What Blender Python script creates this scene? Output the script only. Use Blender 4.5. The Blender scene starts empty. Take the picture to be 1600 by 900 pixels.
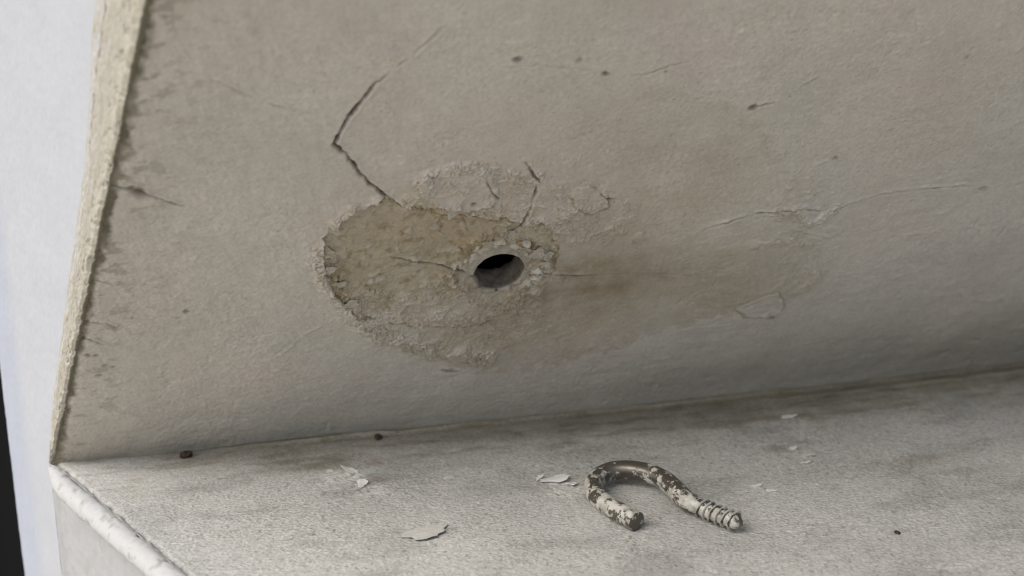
import bpy, math, random
import numpy as np
from mathutils import Vector, Matrix

SC = bpy.context.scene
COL = SC.collection
rad = math.radians

# ------------------------------------------------------------------ camera
PITCH, FPX, CAM_H = 18.0, 2222.0, 0.15
cam_d = bpy.data.cameras.new('camera')
cam_d.sensor_width = 36.0
cam_d.lens = 36.0 * FPX / 1600.0
cam_d.clip_start = 0.005
cam_d.clip_end = 200.0
cam_d.dof.use_dof = True
cam_d.dof.focus_distance = 0.326
cam_d.dof.aperture_fstop = 12.0
cam = bpy.data.objects.new('camera', cam_d)
COL.objects.link(cam)
cam.location = (0, 0, CAM_H)
cam.rotation_euler = (rad(90 - PITCH), 0, 0)
SC.camera = cam

# ------------------------------------------------------------------ sky, sun, exposure
SUN_EL, SUN_AZ = 50.0, 243.0          # azimuth clockwise from +Y: light comes from the left and from behind the camera
world = bpy.data.worlds.new('World')
SC.world = world
world.use_nodes = True
wn = world.node_tree
for n in list(wn.nodes):
    wn.nodes.remove(n)
wo = wn.nodes.new('ShaderNodeOutputWorld')
wb = wn.nodes.new('ShaderNodeBackground')
sky = wn.nodes.new('ShaderNodeTexSky')
sky.sky_type = 'NISHITA'
sky.sun_disc = False
sky.sun_elevation = rad(SUN_EL)
sky.sun_rotation = rad(SUN_AZ)
sky.dust_density = 4.0
sky.air_density = 1.0
sky.ozone_density = 1.0
wb.inputs['Strength'].default_value = 0.13
hs = wn.nodes.new('ShaderNodeHueSaturation')          # thin overcast: the sky's blue is washed out
hs.inputs['Saturation'].default_value = 0.62
wn.links.new(sky.outputs[0], hs.inputs['Color'])
wn.links.new(hs.outputs[0], wb.inputs[0])
wn.links.new(wb.outputs[0], wo.inputs[0])

sun_d = bpy.data.lights.new('sun', 'SUN')
sun_d.energy = 1.45
sun_d.angle = rad(42)
sun_d.color = (1.0, 0.955, 0.89)
sun = bpy.data.objects.new('sun', sun_d)
COL.objects.link(sun)
az, el = rad(SUN_AZ), rad(SUN_EL)
to_sun = Vector((math.sin(az) * math.cos(el), math.cos(az) * math.cos(el), math.sin(el)))
sun.rotation_euler = to_sun.to_track_quat('Z', 'Y').to_euler()

SC.view_settings.view_transform = 'Standard'
SC.view_settings.look = 'None'
SC.view_settings.gamma = 1.0
SC.view_settings.use_curve_mapping = False
SC.view_settings.exposure = 0.33
SC.render.engine = 'CYCLES'
SC.cycles.max_bounces = 8
SC.cycles.diffuse_bounces = 6
SC.cycles.filter_width = 1.0

# ------------------------------------------------------------------ geometry helpers
_p = rad(PITCH)
FW = np.array([0, math.cos(_p), -math.sin(_p)])
RT = np.array([1.0, 0, 0])
UP = np.cross(RT, FW)
CM = np.array([0, 0, CAM_H])


def ray(x, y):
    return FW + RT * (x - 800) / FPX + UP * (450 - y) / FPX


def on_plane(x, y, Q, n):
    d = ray(x, y)
    return CM + d * (((Q - CM) @ n) / (d @ n))


Z = np.array([0, 0, 1.0])


def gnd(x, y, z=0.0):
    return on_plane(x, y, np.array([0, 0, z]), Z)


def unit(v):
    return v / np.linalg.norm(v)


P0 = gnd(80, 722)                       # corner where wall, soffit and ledge meet
EV = unit(gnd(290, 900) - P0)           # along the ledge's outer edge
CV = unit(gnd(1600, 563) - P0)          # along the crease
NW = unit(np.cross(EV, Z))              # outer wall normal
if NW @ (CM - P0) < 0:
    NW = -NW
HV = np.cross(Z, CV)
if HV[1] > 0:
    HV = -HV
TH = rad(60.5)
VV = HV * math.cos(TH) + Z * math.sin(TH)   # up the sloping soffit
NP = unit(np.cross(CV, VV))
if NP @ (CM - P0) < 0:
    NP = -NP
DV = np.cross(NP, NW)
DV = unit(DV if DV[2] > 0 else -DV)         # line where soffit meets outer wall
SHEAR = (DV @ CV) / (DV @ VV)


def px_ab(x, y):
    """pixel -> millimetres on the soffit plane (along the crease, up the slope)"""
    q = on_plane(x, y, P0, NP) - P0
    return (q @ CV) * 1000, (q @ VV) * 1000


def px_w(x, y):
    """pixel -> millimetres on the outer wall plane (along the edge, height)"""
    q = on_plane(x, y, P0, NW) - P0
    return (q @ EV) * 1000, q[2] * 1000


def pts_ab(l):
    return np.array([px_ab(*q) for q in l])


def pts_g(l):
    return np.array([gnd(*q)[:2] * 1000 for q in l])


# ------------------------------------------------------------------ noise in numpy
def _hash(ix, iy, seed):
    h = (ix.astype(np.int64) * 374761393 + iy.astype(np.int64) * 668265263 + seed * 2147483647) & 0xFFFFFFFF
    h = ((h ^ (h >> 13)) * 1274126177) & 0xFFFFFFFF
    h = ((h ^ (h >> 16)) * 2246822519) & 0xFFFFFFFF
    return ((h ^ (h >> 15)) & 0xFFFFFF) / float(0x1000000)


def gn(x, y, s, seed=0):
    """gradient noise, wavelength s, about -1..1"""
    x = x / s + seed * 17.31
    y = y / s - seed * 9.77
    ix, iy = np.floor(x), np.floor(y)
    fx, fy = x - ix, y - iy
    u = fx * fx * fx * (fx * (fx * 6 - 15) + 10)
    v = fy * fy * fy * (fy * (fy * 6 - 15) + 10)

    def g(dx, dy):
        a = _hash(ix + dx, iy + dy, seed) * 2 * np.pi
        return np.cos(a) * (fx - dx) + np.sin(a) * (fy - dy)
    return 1.5 * ((g(0, 0) * (1 - u) + g(1, 0) * u) * (1 - v) + (g(0, 1) * (1 - u) + g(1, 1) * u) * v)


def fbm(x, y, s, seed=0, octs=4, gain=0.5):
    r, a, t = 0, 1.0, 0
    for k in range(octs):
        r = r + a * gn(x, y, s, seed + k)
        t += a
        a *= gain
        s *= 0.5
    return r / t * 1.35


def voro(x, y, s, seed=0):
    """F1, F2, cell random, vector from the cell's centre"""
    X, Y = x / s, y / s
    ix, iy = np.floor(X), np.floor(Y)
    f1 = np.full(X.shape, 9.0)
    f2 = np.full(X.shape, 9.0)
    cr = np.zeros(X.shape)
    vx = np.zeros(X.shape)
    vy = np.zeros(X.shape)
    for dx in (-1, 0, 1):
        for dy in (-1, 0, 1):
            cx, cy = ix + dx, iy + dy
            px = cx + 0.1 + 0.8 * _hash(cx, cy, seed)
            py = cy + 0.1 + 0.8 * _hash(cx, cy, seed + 7)
            d = np.hypot(X - px, Y - py)
            nr = d < f1
            f2 = np.where(nr, f1, np.minimum(f2, d))
            cr = np.where(nr, _hash(cx, cy, seed + 13), cr)
            vx = np.where(nr, X - px, vx)
            vy = np.where(nr, Y - py, vy)
            f1 = np.where(nr, d, f1)
    return f1, f2, cr, vx, vy


def ss(a, b, x):
    t = np.clip((x - a) / (b - a), 0, 1)
    return t * t * (3 - 2 * t)


def polydist(x, y, pts, closed=False):
    """distance to a polyline, 0..1 place along it, signed side"""
    n = len(pts)
    seg = [(pts[i], pts[(i + 1) % n]) for i in range(n if closed else n - 1)]
    L = [np.hypot(*(b - a)) for a, b in seg]
    tot = sum(L)
    best = np.full(x.shape, 1e9)
    par = np.zeros(x.shape)
    side = np.zeros(x.shape)
    acc = 0
    for (a, b), l in zip(seg, L):
        d = (b - a) / l
        t = np.clip((x - a[0]) * d[0] + (y - a[1]) * d[1], 0, l)
        qx, qy = x - a[0] - t * d[0], y - a[1] - t * d[1]
        dd = np.hypot(qx, qy)
        m = dd < best
        best = np.where(m, dd, best)
        par = np.where(m, (acc + t) / tot, par)
        side = np.where(m, d[0] * qy - d[1] * qx, side)
        acc += l
    return best, par, side


def inside(x, y, pts):
    r = np.zeros(x.shape, bool)
    n = len(pts)
    for i in range(n):
        x1, y1 = pts[i]
        x2, y2 = pts[(i + 1) % n]
        c = ((y1 > y) != (y2 > y)) & (x < (x2 - x1) * (y - y1) / (y2 - y1 + 1e-12) + x1)
        r ^= c
    return r


def sdist(x, y, pts):
    d, _, _ = polydist(x, y, pts, True)
    return np.where(inside(x, y, pts), -d, d)


# ------------------------------------------------------------------ mesh helpers
def link(name, me, mat, parent=None):
    o = bpy.data.objects.new(name, me)
    COL.objects.link(o)
    if mat:
        me.materials.append(mat)
    if parent:
        o.parent = parent
    return o


def grid_obj(name, P, mat, parent=None, cols=None, keep=None, flip=False, wrap=False):
    """P: (n, m, 3) array of points -> one smooth mesh"""
    n, m = P.shape[:2]
    idx = np.arange(n * m).reshape(n, m)
    if wrap:
        idx = np.vstack([idx, idx[:1]])
    a, b, c, d = idx[:-1, :-1], idx[1:, :-1], idx[1:, 1:], idx[:-1, 1:]
    F = np.stack([a, d, c, b] if flip else [a, b, c, d], -1).reshape(-1, 4)
    if keep is not None:
        F = F[keep.reshape(-1)]
    me = bpy.data.meshes.new(name)
    me.vertices.add(n * m)
    me.vertices.foreach_set('co', P.reshape(-1).astype(np.float32))
    me.loops.add(F.size)
    me.loops.foreach_set('vertex_index', F.reshape(-1).astype(np.int32))
    me.polygons.add(len(F))
    me.polygons.foreach_set('loop_start', np.arange(0, F.size, 4, dtype=np.int32))
    me.polygons.foreach_set('loop_total', np.full(len(F), 4, np.int32))
    me.polygons.foreach_set('use_smooth', np.ones(len(F), bool))
    me.update(calc_edges=True)
    me.validate()
    if cols is not None:
        at = me.color_attributes.new('pigment', 'FLOAT_COLOR', 'POINT')
        cc = np.ones((n * m, 4), np.float32)
        cc[:, :3] = cols.reshape(-1, 3)
        at.data.foreach_set('color', cc.reshape(-1))
    return link(name, me, mat, parent)


def empty(name, loc):
    o = bpy.data.objects.new(name, None)
    COL.objects.link(o)
    o.location = loc
    o.empty_display_size = 0.01
    return o


def adopt(child, parent):
    child.parent = parent
    child.matrix_parent_inverse = Matrix.Translation(-Vector(parent.location))


def tag(o, label=None, cat=None, group=None, kind=None):
    if label:
        o['label'] = label
    if cat:
        o['category'] = cat
    if group:
        o['group'] = group
    if kind:
        o['kind'] = kind


# ------------------------------------------------------------------ materials
def mat_new(name):
    m = bpy.data.materials.new(name)
    m.use_nodes = True
    nt = m.node_tree
    b = nt.nodes['Principled BSDF']
    return m, nt, b


def nd(nt, t, **kw):
    n = nt.nodes.new(t)
    for k, v in kw.items():
        setattr(n, k, v)
    return n


def noise_node(nt, scale, detail=4, rough=0.6, vec=None):
    n = nd(nt, 'ShaderNodeTexNoise')
    n.inputs['Scale'].default_value = scale
    n.inputs['Detail'].default_value = detail
    n.inputs['Roughness'].default_value = rough
    if vec:
        nt.links.new(vec, n.inputs['Vector'])
    return n


def plaster(name, base=None, rough=0.85, fine=1500, fine_amt=0.10, bump=0.3, bdist=0.0002, spec=0.25, mid=350):
    """fine-grained painted plaster; base None takes the pigment attribute"""
    m, nt, b = mat_new(name)
    tc = nd(nt, 'ShaderNodeTexCoord')
    v = tc.outputs['Object']
    n1 = noise_node(nt, fine, 4, 0.65, v)
    n2 = noise_node(nt, mid, 5, 0.6, v)
    if base is None:
        at = nd(nt, 'ShaderNodeAttribute')
        at.attribute_name = 'pigment'
        src = at.outputs['Color']
    else:
        rgb = nd(nt, 'ShaderNodeRGB')
        rgb.outputs[0].default_value = (*base, 1)
        src = rgb.outputs[0]
    mr = nd(nt, 'ShaderNodeMapRange')
    mr.inputs['From Min'].default_value = 0.3
    mr.inputs['From Max'].default_value = 0.7
    mr.inputs['To Min'].default_value = 1 - fine_amt
    mr.inputs['To Max'].default_value = 1 + fine_amt
    nt.links.new(n1.outputs['Fac'], mr.inputs['Value'])
    mr2 = nd(nt, 'ShaderNodeMapRange')
    mr2.inputs['From Min'].default_value = 0.3
    mr2.inputs['From Max'].default_value = 0.7
    mr2.inputs['To Min'].default_value = 1 - fine_amt * 0.5
    mr2.inputs['To Max'].default_value = 1 + fine_amt * 0.5
    nt.links.new(n2.outputs['Fac'], mr2.inputs['Value'])
    mu = nd(nt, 'ShaderNodeMath', operation='MULTIPLY')
    nt.links.new(mr.outputs[0], mu.inputs[0])
    nt.links.new(mr2.outputs[0], mu.inputs[1])
    vm = nd(nt, 'ShaderNodeVectorMath', operation='SCALE')
    nt.links.new(src, vm.inputs[0])
    nt.links.new(mu.outputs[0], vm.inputs['Scale'])
    nt.links.new(vm.outputs[0], b.inputs['Base Color'])
    b.inputs['Roughness'].default_value = rough
    b.inputs['Specular IOR Level'].default_value = spec
    ad = nd(nt, 'ShaderNodeMath', operation='ADD')
    nt.links.new(n1.outputs['Fac'], ad.inputs[0])
    nt.links.new(n2.outputs['Fac'], ad.inputs[1])
    bp = nd(nt, 'ShaderNodeBump')
    bp.inputs['Strength'].default_value = bump
    bp.inputs['Distance'].default_value = bdist
    nt.links.new(ad.outputs[0], bp.inputs['Height'])
    nt.links.new(bp.outputs[0], b.inputs['Normal'])
    return m


M_SOFFIT = plaster('soffit_plaster', None, fine=1300, fine_amt=0.07, bump=0.55, mid=420)
M_LEDGE = plaster('ledge_plaster', None, fine=1500, fine_amt=0.20, bump=1.0, mid=600)
M_WALL = plaster('white_wall_plaster', None, fine=900, fine_amt=0.03, bump=0.2)
M_COLLAR = plaster('collar_plaster', None, fine=1500, fine_amt=0.10, bump=0.4)
M_FLAP = plaster('soffit_paint_flap', (0.42, 0.385, 0.315), fine=1300, fine_amt=0.14, bump=0.35)
M_CHIP = plaster('paint_chip', (0.54, 0.52, 0.47), fine=1500, fine_amt=0.08, bump=0.3)
M_THIN = plaster('thin_grey_paint', (0.455, 0.445, 0.41), fine=1600, fine_amt=0.12, bump=0.4)
M_CHIPW = plaster('white_paint_chip', (0.62, 0.61, 0.57), fine=1500, fine_amt=0.06, bump=0.3)
M_CRUMB = plaster('brown_crumb', (0.055, 0.035, 0.025), fine=1500, fine_amt=0.4, bump=0.6)

# ================================================================== SOFFIT
def axis(fine0, fine1, step, ext, growth=1.35):
    a = list(np.arange(fine0, fine1, step))
    s = step
    while a[-1] < ext:
        s *= growth
        a.append(a[-1] + s)
    return np.array(a)


HOLE = np.array(px_ab(780, 426))
R_BORE = 6.15
STEP = 0.23
s_max = max(px_ab(1640, 0)[0] - SHEAR * px_ab(1640, 0)[1], px_ab(1640, 560)[0])
b_max = max(px_ab(212, -25)[1], px_ab(1640, -25)[1])
S = axis(0.0, s_max, STEP, 480)
B = axis(-1.5, b_max, STEP, 330)
ss_, bb_ = np.meshgrid(S, B, indexing='ij')
X = ss_ + SHEAR * bb_
Y = bb_
H = np.zeros_like(X)
edge = ss_ * math.cos(math.atan(SHEAR))          # distance from the left edge, mm

wx = fbm(X, Y, 5, 40, 4)
wy = fbm(X, Y, 5, 50, 4)
wfx = gn(X, Y, 1.3, 60)
wfy = gn(X, Y, 1.3, 61)

pk = ss(0.55, 0.75, gn(X, Y, 1.0, 36)) * ss(-0.2, 0.5, gn(X, Y, 9, 37))
H -= 0.13 * pk
# --- large and small unevenness of the old paint
H += 0.9 * fbm(X, Y, 60, 1, 2)
H += 0.24 * fbm(X, Y, 16, 3, 3)
tro = fbm(X * 0.6 + Y * 0.5, Y * 1.6 - X * 0.35, 6, 5, 4)
patchy = ss(-0.45, 0.5, fbm(X, Y, 24, 18, 3))
H += (0.05 + 0.10 * patchy) * tro
worm = 1 - np.abs(gn(X + 0.5 * wfx, Y + 0.5 * wfy, 1.5, 8))
H += 0.085 * worm * ss(-0.3, 0.6, fbm(X, Y, 35, 9, 2) + 0.2)
brush = fbm(X + 0.25 * Y, Y * 0.22, 1.9, 19, 3)
upleft = (1 - ss(60, 120, X)) * ss(18, 50, Y)
H += 0.09 * brush * upleft * patchy
H -= 0.22 * ss(0.30, 0.62, fbm(X, Y, 5.5, 23, 4)) * ss(0.0, 0.5, fbm(X, Y, 30, 27, 2))     # shallow places where the top coat is gone
H += 0.035 * gn(X, Y, 0.8, 10) * (0.5 + 0.5 * ss(-0.5, 0.5, gn(X, Y, 22, 11)))

gl = (1 - ss(50, 95, X)) * (1 - 0.6 * ss(55, 90, Y)) + 0.45
H += 0.11 * gl * fbm(X + 0.4 * wfx, Y, 1.5, 31, 3, 0.7) * (0.5 + 0.5 * patchy)
# --- pigment
paint = np.array([0.564, 0.529, 0.464])
C = np.ones(X.shape + (3,)) * paint
mott = fbm(X, Y, 26, 12, 4)[..., None]
C *= 1 + 0.07 * mott
C *= (1 + 0.05 * (brush * upleft))[..., None]
worn = (ss(0.30, 0.62, fbm(X, Y, 5.5, 23, 4)) * ss(0.0, 0.5, fbm(X, Y, 30, 27, 2)))[..., None]
C = C * (1 - worn * 0.35) + np.array([0.60, 0.575, 0.50]) * worn * 0.35
C *= (1 + 0.065 * fbm(X, Y, 3.5, 15, 5, 0.7) + 0.085 * fbm(X + 0.3 * wfx, Y, 1.1, 34, 2) * ss(-0.4, 0.4, fbm(X, Y, 16, 35, 3) + 0.1) + 0.05 * gn(X + wfx * 0.3, Y, 1.0, 16) * (gn(X, Y, 25, 17) > -0.2))[..., None]
pink = ss(-0.2, 0.6, fbm(X, Y, 40, 14, 3))[..., None]
C = C * (1 - pink * 0.5) + C * pink * 0.5 * np.array([1.02, 0.965, 0.965])


C *= (1 - 0.16 * pk)[..., None]


def blend(mask, col, amt=1.0):
    global C
    m = (mask * amt)[..., None]
    C = C * (1 - m) + np.array(col) * m


def mult(mask, col):
    global C
    m = mask[..., None]
    C = C * (1 - m + m * np.array(col))


# --- damp stain: wide, with a ragged right rim
stain_px = [(470, 395), (500, 330), (560, 290), (640, 255), (730, 150), (860, 120), (1000, 130), (1130, 165), (1195, 200), (1215, 250),
            (1265, 300), (1240, 335), (1275, 385), (1290, 430), (1250, 465), (1130, 490), (1000, 530), (900, 560), (760, 585), (620, 550), (520, 480)]
STN = pts_ab(stain_px)
sd = sdist(X + 3.2 * wx + 0.5 * wfx, Y + 2.6 * wy + 0.5 * wfy, STN)
rag = 1 - ss(-1.2, 0.8, sd)
soft = 1 - ss(-26, 4, sd)
rightness = ss(70, 130, X - Y * 0.2)
st = soft * 0.5 + rag * (0.12 + 0.75 * rightness)
st = st * (0.80 - 0.35 * ss(28, 62, Y) + 0.55 * fbm(X, Y, 18, 29, 4)) * (1 - 0.35 * ss(25, 60, Y))
mult(np.clip(st, 0, 1), (0.83, 0.790, 0.715))
rimm = np.exp(-((sd + 0.4) / 1.0) ** 2) * rightness * ss(-0.3, 0.5, wx + 0.2)
mult(np.clip(rimm * 0.35, 0, 1), (0.80, 0.79, 0.74))
H -= 0.07 * rag * rightness

# darker olive-brown bloom right of the hole
for (cx, cy, rx, ry, k, col) in ((930, 430, 21, 11, 0.75, (0.56, 0.49, 0.375)), (790, 500, 19, 10, 0.50, (0.60, 0.55, 0.44)), (1090, 440, 25, 10, 0.40, (0.68, 0.64, 0.52)),
                                 (640, 360, 17, 12, 0.55, (0.78, 0.66, 0.44)), (720, 380, 10, 8, 0.5, (0.85, 0.68, 0.42)), (860, 215, 28, 18, 0.10, (0.80, 0.76, 0.66)),
                                 (1010, 300, 25, 16, 0.25, (0.82, 0.76, 0.62)), (560, 420, 9, 9, 0.5, (0.70, 0.62, 0.48))):
    a0, b0 = px_ab(cx, cy)
    q = np.hypot((X - a0 + 2.5 * wx) / rx, (Y - b0 + 2.5 * wy) / ry)
    mult(np.clip(np.exp(-q * q) * k * (1 + 0.5 * wx), 0, 1) * 1.0, col)

# --- peeled area round the hole
peel_px = [(622, 316), (648, 322), (690, 330), (722, 334), (750, 338), (790, 340), (830, 345), (862, 352), (872, 382), (868, 420), (850, 450), (815, 478),
           (770, 500), (720, 508), (660, 512), (600, 500), (548, 486), (520, 455), (507, 425), (502, 398), (506, 372), (524, 352), (548, 336), (580, 318), (600, 308)]
PEEL = pts_ab(peel_px)
f1, f2, cr, vx, vy = voro(X + 0.7 * wfx, Y + 0.5 * wfy, 2.6, 3)
scal = (f1 - 0.35) * 1.5
pd = sdist(X + 0.9 * wx, Y + 0.9 * wy, PEEL) + scal * 1.1
yl, yh = px_ab(650, 505)[1], px_ab(650, 430)[1]
lowfade = ss(yl, yh, Y + 2.5 * wx)
pin = (1 - ss(-0.16, 0.16, pd)) * (0.12 + 0.88 * lowfade)
res = pin * ss(0.22, 0.34, fbm(X, Y * 1.15, 4.2, 151, 5, 0.6) + 0.22 * (1 - lowfade) - 0.06)
softedge = ss(0.0, 1.0, (X - px_ab(700, 450)[0]) / 30)      # right side fades away
H -= pin * 0.75 * (1 - 0.5 * softedge)
lift = np.exp(-np.clip(pd, 0, 9) / 0.9) * (1 - pin) * (1 - 0.7 * softedge)
H += 0.62 * lift * ss(-0.5, 0.5, gn(X, Y, 4, 70) + 0.15)
# old coat underneath: pitted, warm brown
H += pin * (0.34 * fbm(X * 0.8, Y * 1.25, 3.6, 72, 5, 0.6) + 0.10 * gn(X, Y, 0.9, 75))
oc = np.array([0.400, 0.345, 0.245])
oldm = ss(-0.4, 0.5, fbm(X, Y, 6, 76, 4) + 0.1)
blend(pin * (0.45 + 0.4 * oldm) * (1 - 0.4 * softedge), oc * 0.98)
mult(pin * ss(0.05, 0.5, fbm(X, Y, 2.6, 78, 5, 0.65)), (0.74, 0.68, 0.58))
H += res * 0.34
blend(np.clip(res * 0.55, 0, 1), (0.50, 0.465, 0.385))
bm_extra = 0.75 * (1 - lowfade) * (1 - ss(-0.5, 1.5, pd))
# shadow under the lifted rim, painted in as a dark line
mult(np.exp(-((pd + 0.25) / 0.28) ** 2) * (1 - softedge * 0.7) * ss(-0.5, 0.3, gn(X, Y, 5, 79)), (0.45, 0.39, 0.30))

# --- flaking belts: overlapping scales of paint, each its own height and tilt
BW = 1.35
belts = [
    ([(500, 400), (512, 430), (535, 465), (560, 495), (600, 520), (650, 540), (700, 552), (760, 560)], 4.2, 1.0),
    ([(530, 345), (560, 325), (600, 312)], 2.6, 0.8),
    ([(560, 450), (640, 490), (720, 500), (800, 490)], 5.5, 0.75),
    ([(655, 292), (690, 268), (740, 262), (790, 275), (838, 275)], 2.6, 0.85),
    ([(640, 318), (700, 330), (760, 330), (800, 350), (860, 350), (900, 330)], 3.2, 0.8),
    ([(890, 290), (930, 292), (962, 318), (990, 325), (905, 360), (1000, 370)], 2.8, 0.55),
    ([(730, 395), (755, 375), (800, 372), (850, 390), (862, 405)], 2.6, 0.9),
    ([(700, 430), (740, 470), (790, 478), (840, 460)], 3.0, 0.9),
    ([(600, 545), (690, 578), (760, 575), (850, 560), (960, 540)], 3.0, 0.35),
    ([(1230, 290), (1300, 320), (1345, 315)], 2.2, 0.5),
    ([(1240, 370), (1280, 405), (1270, 440), (1220, 470)], 3.0, 0.5),
    ([(1160, 190), (1200, 230), (1280, 280)], 2.5, 0.4),
    ([(1215, 330), (1270, 345), (1310, 322)], 2.5, 0.75),
    ([(1180, 380), (1240, 375), (1290, 400)], 2.5, 0.6),
]
bm = bm_extra.copy()
for pl, k in (([(530, 440), (700, 430), (850, 450), (880, 510), (760, 560), (640, 550), (560, 510)], 0.62), ([(640, 270), (840, 262), (990, 320), (1010, 375), (870, 390), (640, 330)], 0.60),
              ([(1190, 200), (1280, 260), (1340, 320), (1290, 440), (1210, 480), (1200, 380), (1215, 300)], 0.42)):
    d = sdist(X + 2.0 * wx, Y + 2.0 * wy, pts_ab(pl))
    bm = np.maximum(bm, k * (1 - ss(-3.0, 2.0, d)))
for pl, w, k in belts:
    d, _, _ = polydist(X + 1.2 * wx, Y + 1.2 * wy, pts_ab(pl))
    bm = np.maximum(bm, k * (1 - ss(w * 0.25 * BW, w * BW, d)))
F1, F2, CR, VX, VY = voro(X * 0.8 + 0.9 * wfx + 1.6 * wx, Y * 1.2 + 0.7 * wfy + 1.6 * wy, 3.3, 21)
G1, G2, GR, _, _ = voro(X * 0.9 + 0.6 * wfx, Y * 1.1 + 0.6 * wfy, 1.3, 33)
lay = 2.4 * fbm(X, Y * 1.3, 7.0, 171, 4, 0.42) + 1.5 * (0.55 - F1) + 0.18 * (0.5 - G1) + 0.8 * (CR - 0.5)
for off, amp in ((0.0, 0.72), (0.43, 0.45)):
    L0 = lay + off
    fr = L0 - np.floor(L0)
    lev = (_hash(np.floor(L0), np.floor(L0) * 0, 177 + int(off * 10)) - 0.5)
    stepv = np.floor(L0) + ss(0.0, 0.16, fr)
    gate = bm ** 1.3 * ss(0.2, 0.75, bm + 0.6 * fbm(X, Y, 5, 180, 3))
    H += gate * amp * (stepv * 0.75 - 0.6 * L0 * 0.75 + 0.45 * np.exp(-((fr - 0.2) / 0.12) ** 2))
    mult(gate * np.exp(-((fr - 0.02) / 0.05) ** 2) * 0.95, (0.50, 0.44, 0.35))
    mult(gate * np.exp(-((fr - 0.26) / 0.12) ** 2) * 0.8, (1.20, 1.20, 1.22))
    mult(gate * np.clip(lev * 1.6, 0, 1) * (0.35 + 0.65 * pin), (0.80, 0.75, 0.64))
    mult(gate * np.clip(-lev * 1.5, 0, 1), (1.10, 1.11, 1.14))
C = np.minimum(C, 0.66)

hx, hy = X - HOLE[0], Y - HOLE[1]
hrr = np.hypot(hx, hy)
ha = np.arctan2(hy, hx)
RA, RB_, RCc, RX, RY = voro(X + 1.1 * wfx + 0.8 * wx, Y + 1.1 * wfy, 3.6, 141)
ring = np.exp(-(np.abs(hrr - 9.9 - 1.2 * wx) / 2.1) ** 3)
where = np.clip(0.55 + 0.6 * np.cos(ha - 1.1) + 0.35 * np.cos(2 * ha), 0.12, 1)
lump = ring * where * ss(0.05, 0.28, RB_ - RA) * (RCc > 0.25)
H += 0.95 * lump * (0.6 + 0.8 * (0.5 - RA)) + 0.3 * ring * 0.5 * fbm(X, Y, 2.0, 145, 3)
blend(np.clip(lump * 0.95, 0, 1), (0.60, 0.57, 0.50))
mult(ring * where * (1 - ss(0.0, 0.16, RB_ - RA)) * 0.8, (0.5, 0.43, 0.34))
# --- islands of the top coat that still hold on inside
for pl, hgt, k in (([(655, 285), (668, 272), (700, 262), (735, 258), (765, 268), (778, 292), (772, 318), (730, 328), (690, 322), (662, 308)], 0.16, 0.6),
                   ([(892, 295), (920, 288), (945, 305), (950, 322), (925, 332), (898, 322)], 0.22, 0.5),
                   ([(1150, 482), (1190, 462), (1215, 455), (1222, 480), (1205, 497), (1172, 495)], 0.32, 0.9)):
    d = sdist(X + 0.9 * wx + 0.3 * wfx, Y + 0.9 * wy + 0.3 * wfy, pts_ab(pl))
    mm = 1 - ss(-0.2, 0.15, d)
    H += mm * (hgt + 0.05 * fbm(X, Y, 2, 90, 2)) + 0.12 * np.exp(-np.abs(d + 0.3) / 0.4) * mm
    blend(mm * k * 0.6, paint * 0.97)
    H += mm * 0.10 * fbm(X, Y, 1.8, 93, 3)
    mult(np.exp(-((d - 0.15) / 0.3) ** 2) * 0.8 * (Y < px_ab(700, 320)[1]), (0.6, 0.55, 0.46))

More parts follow.
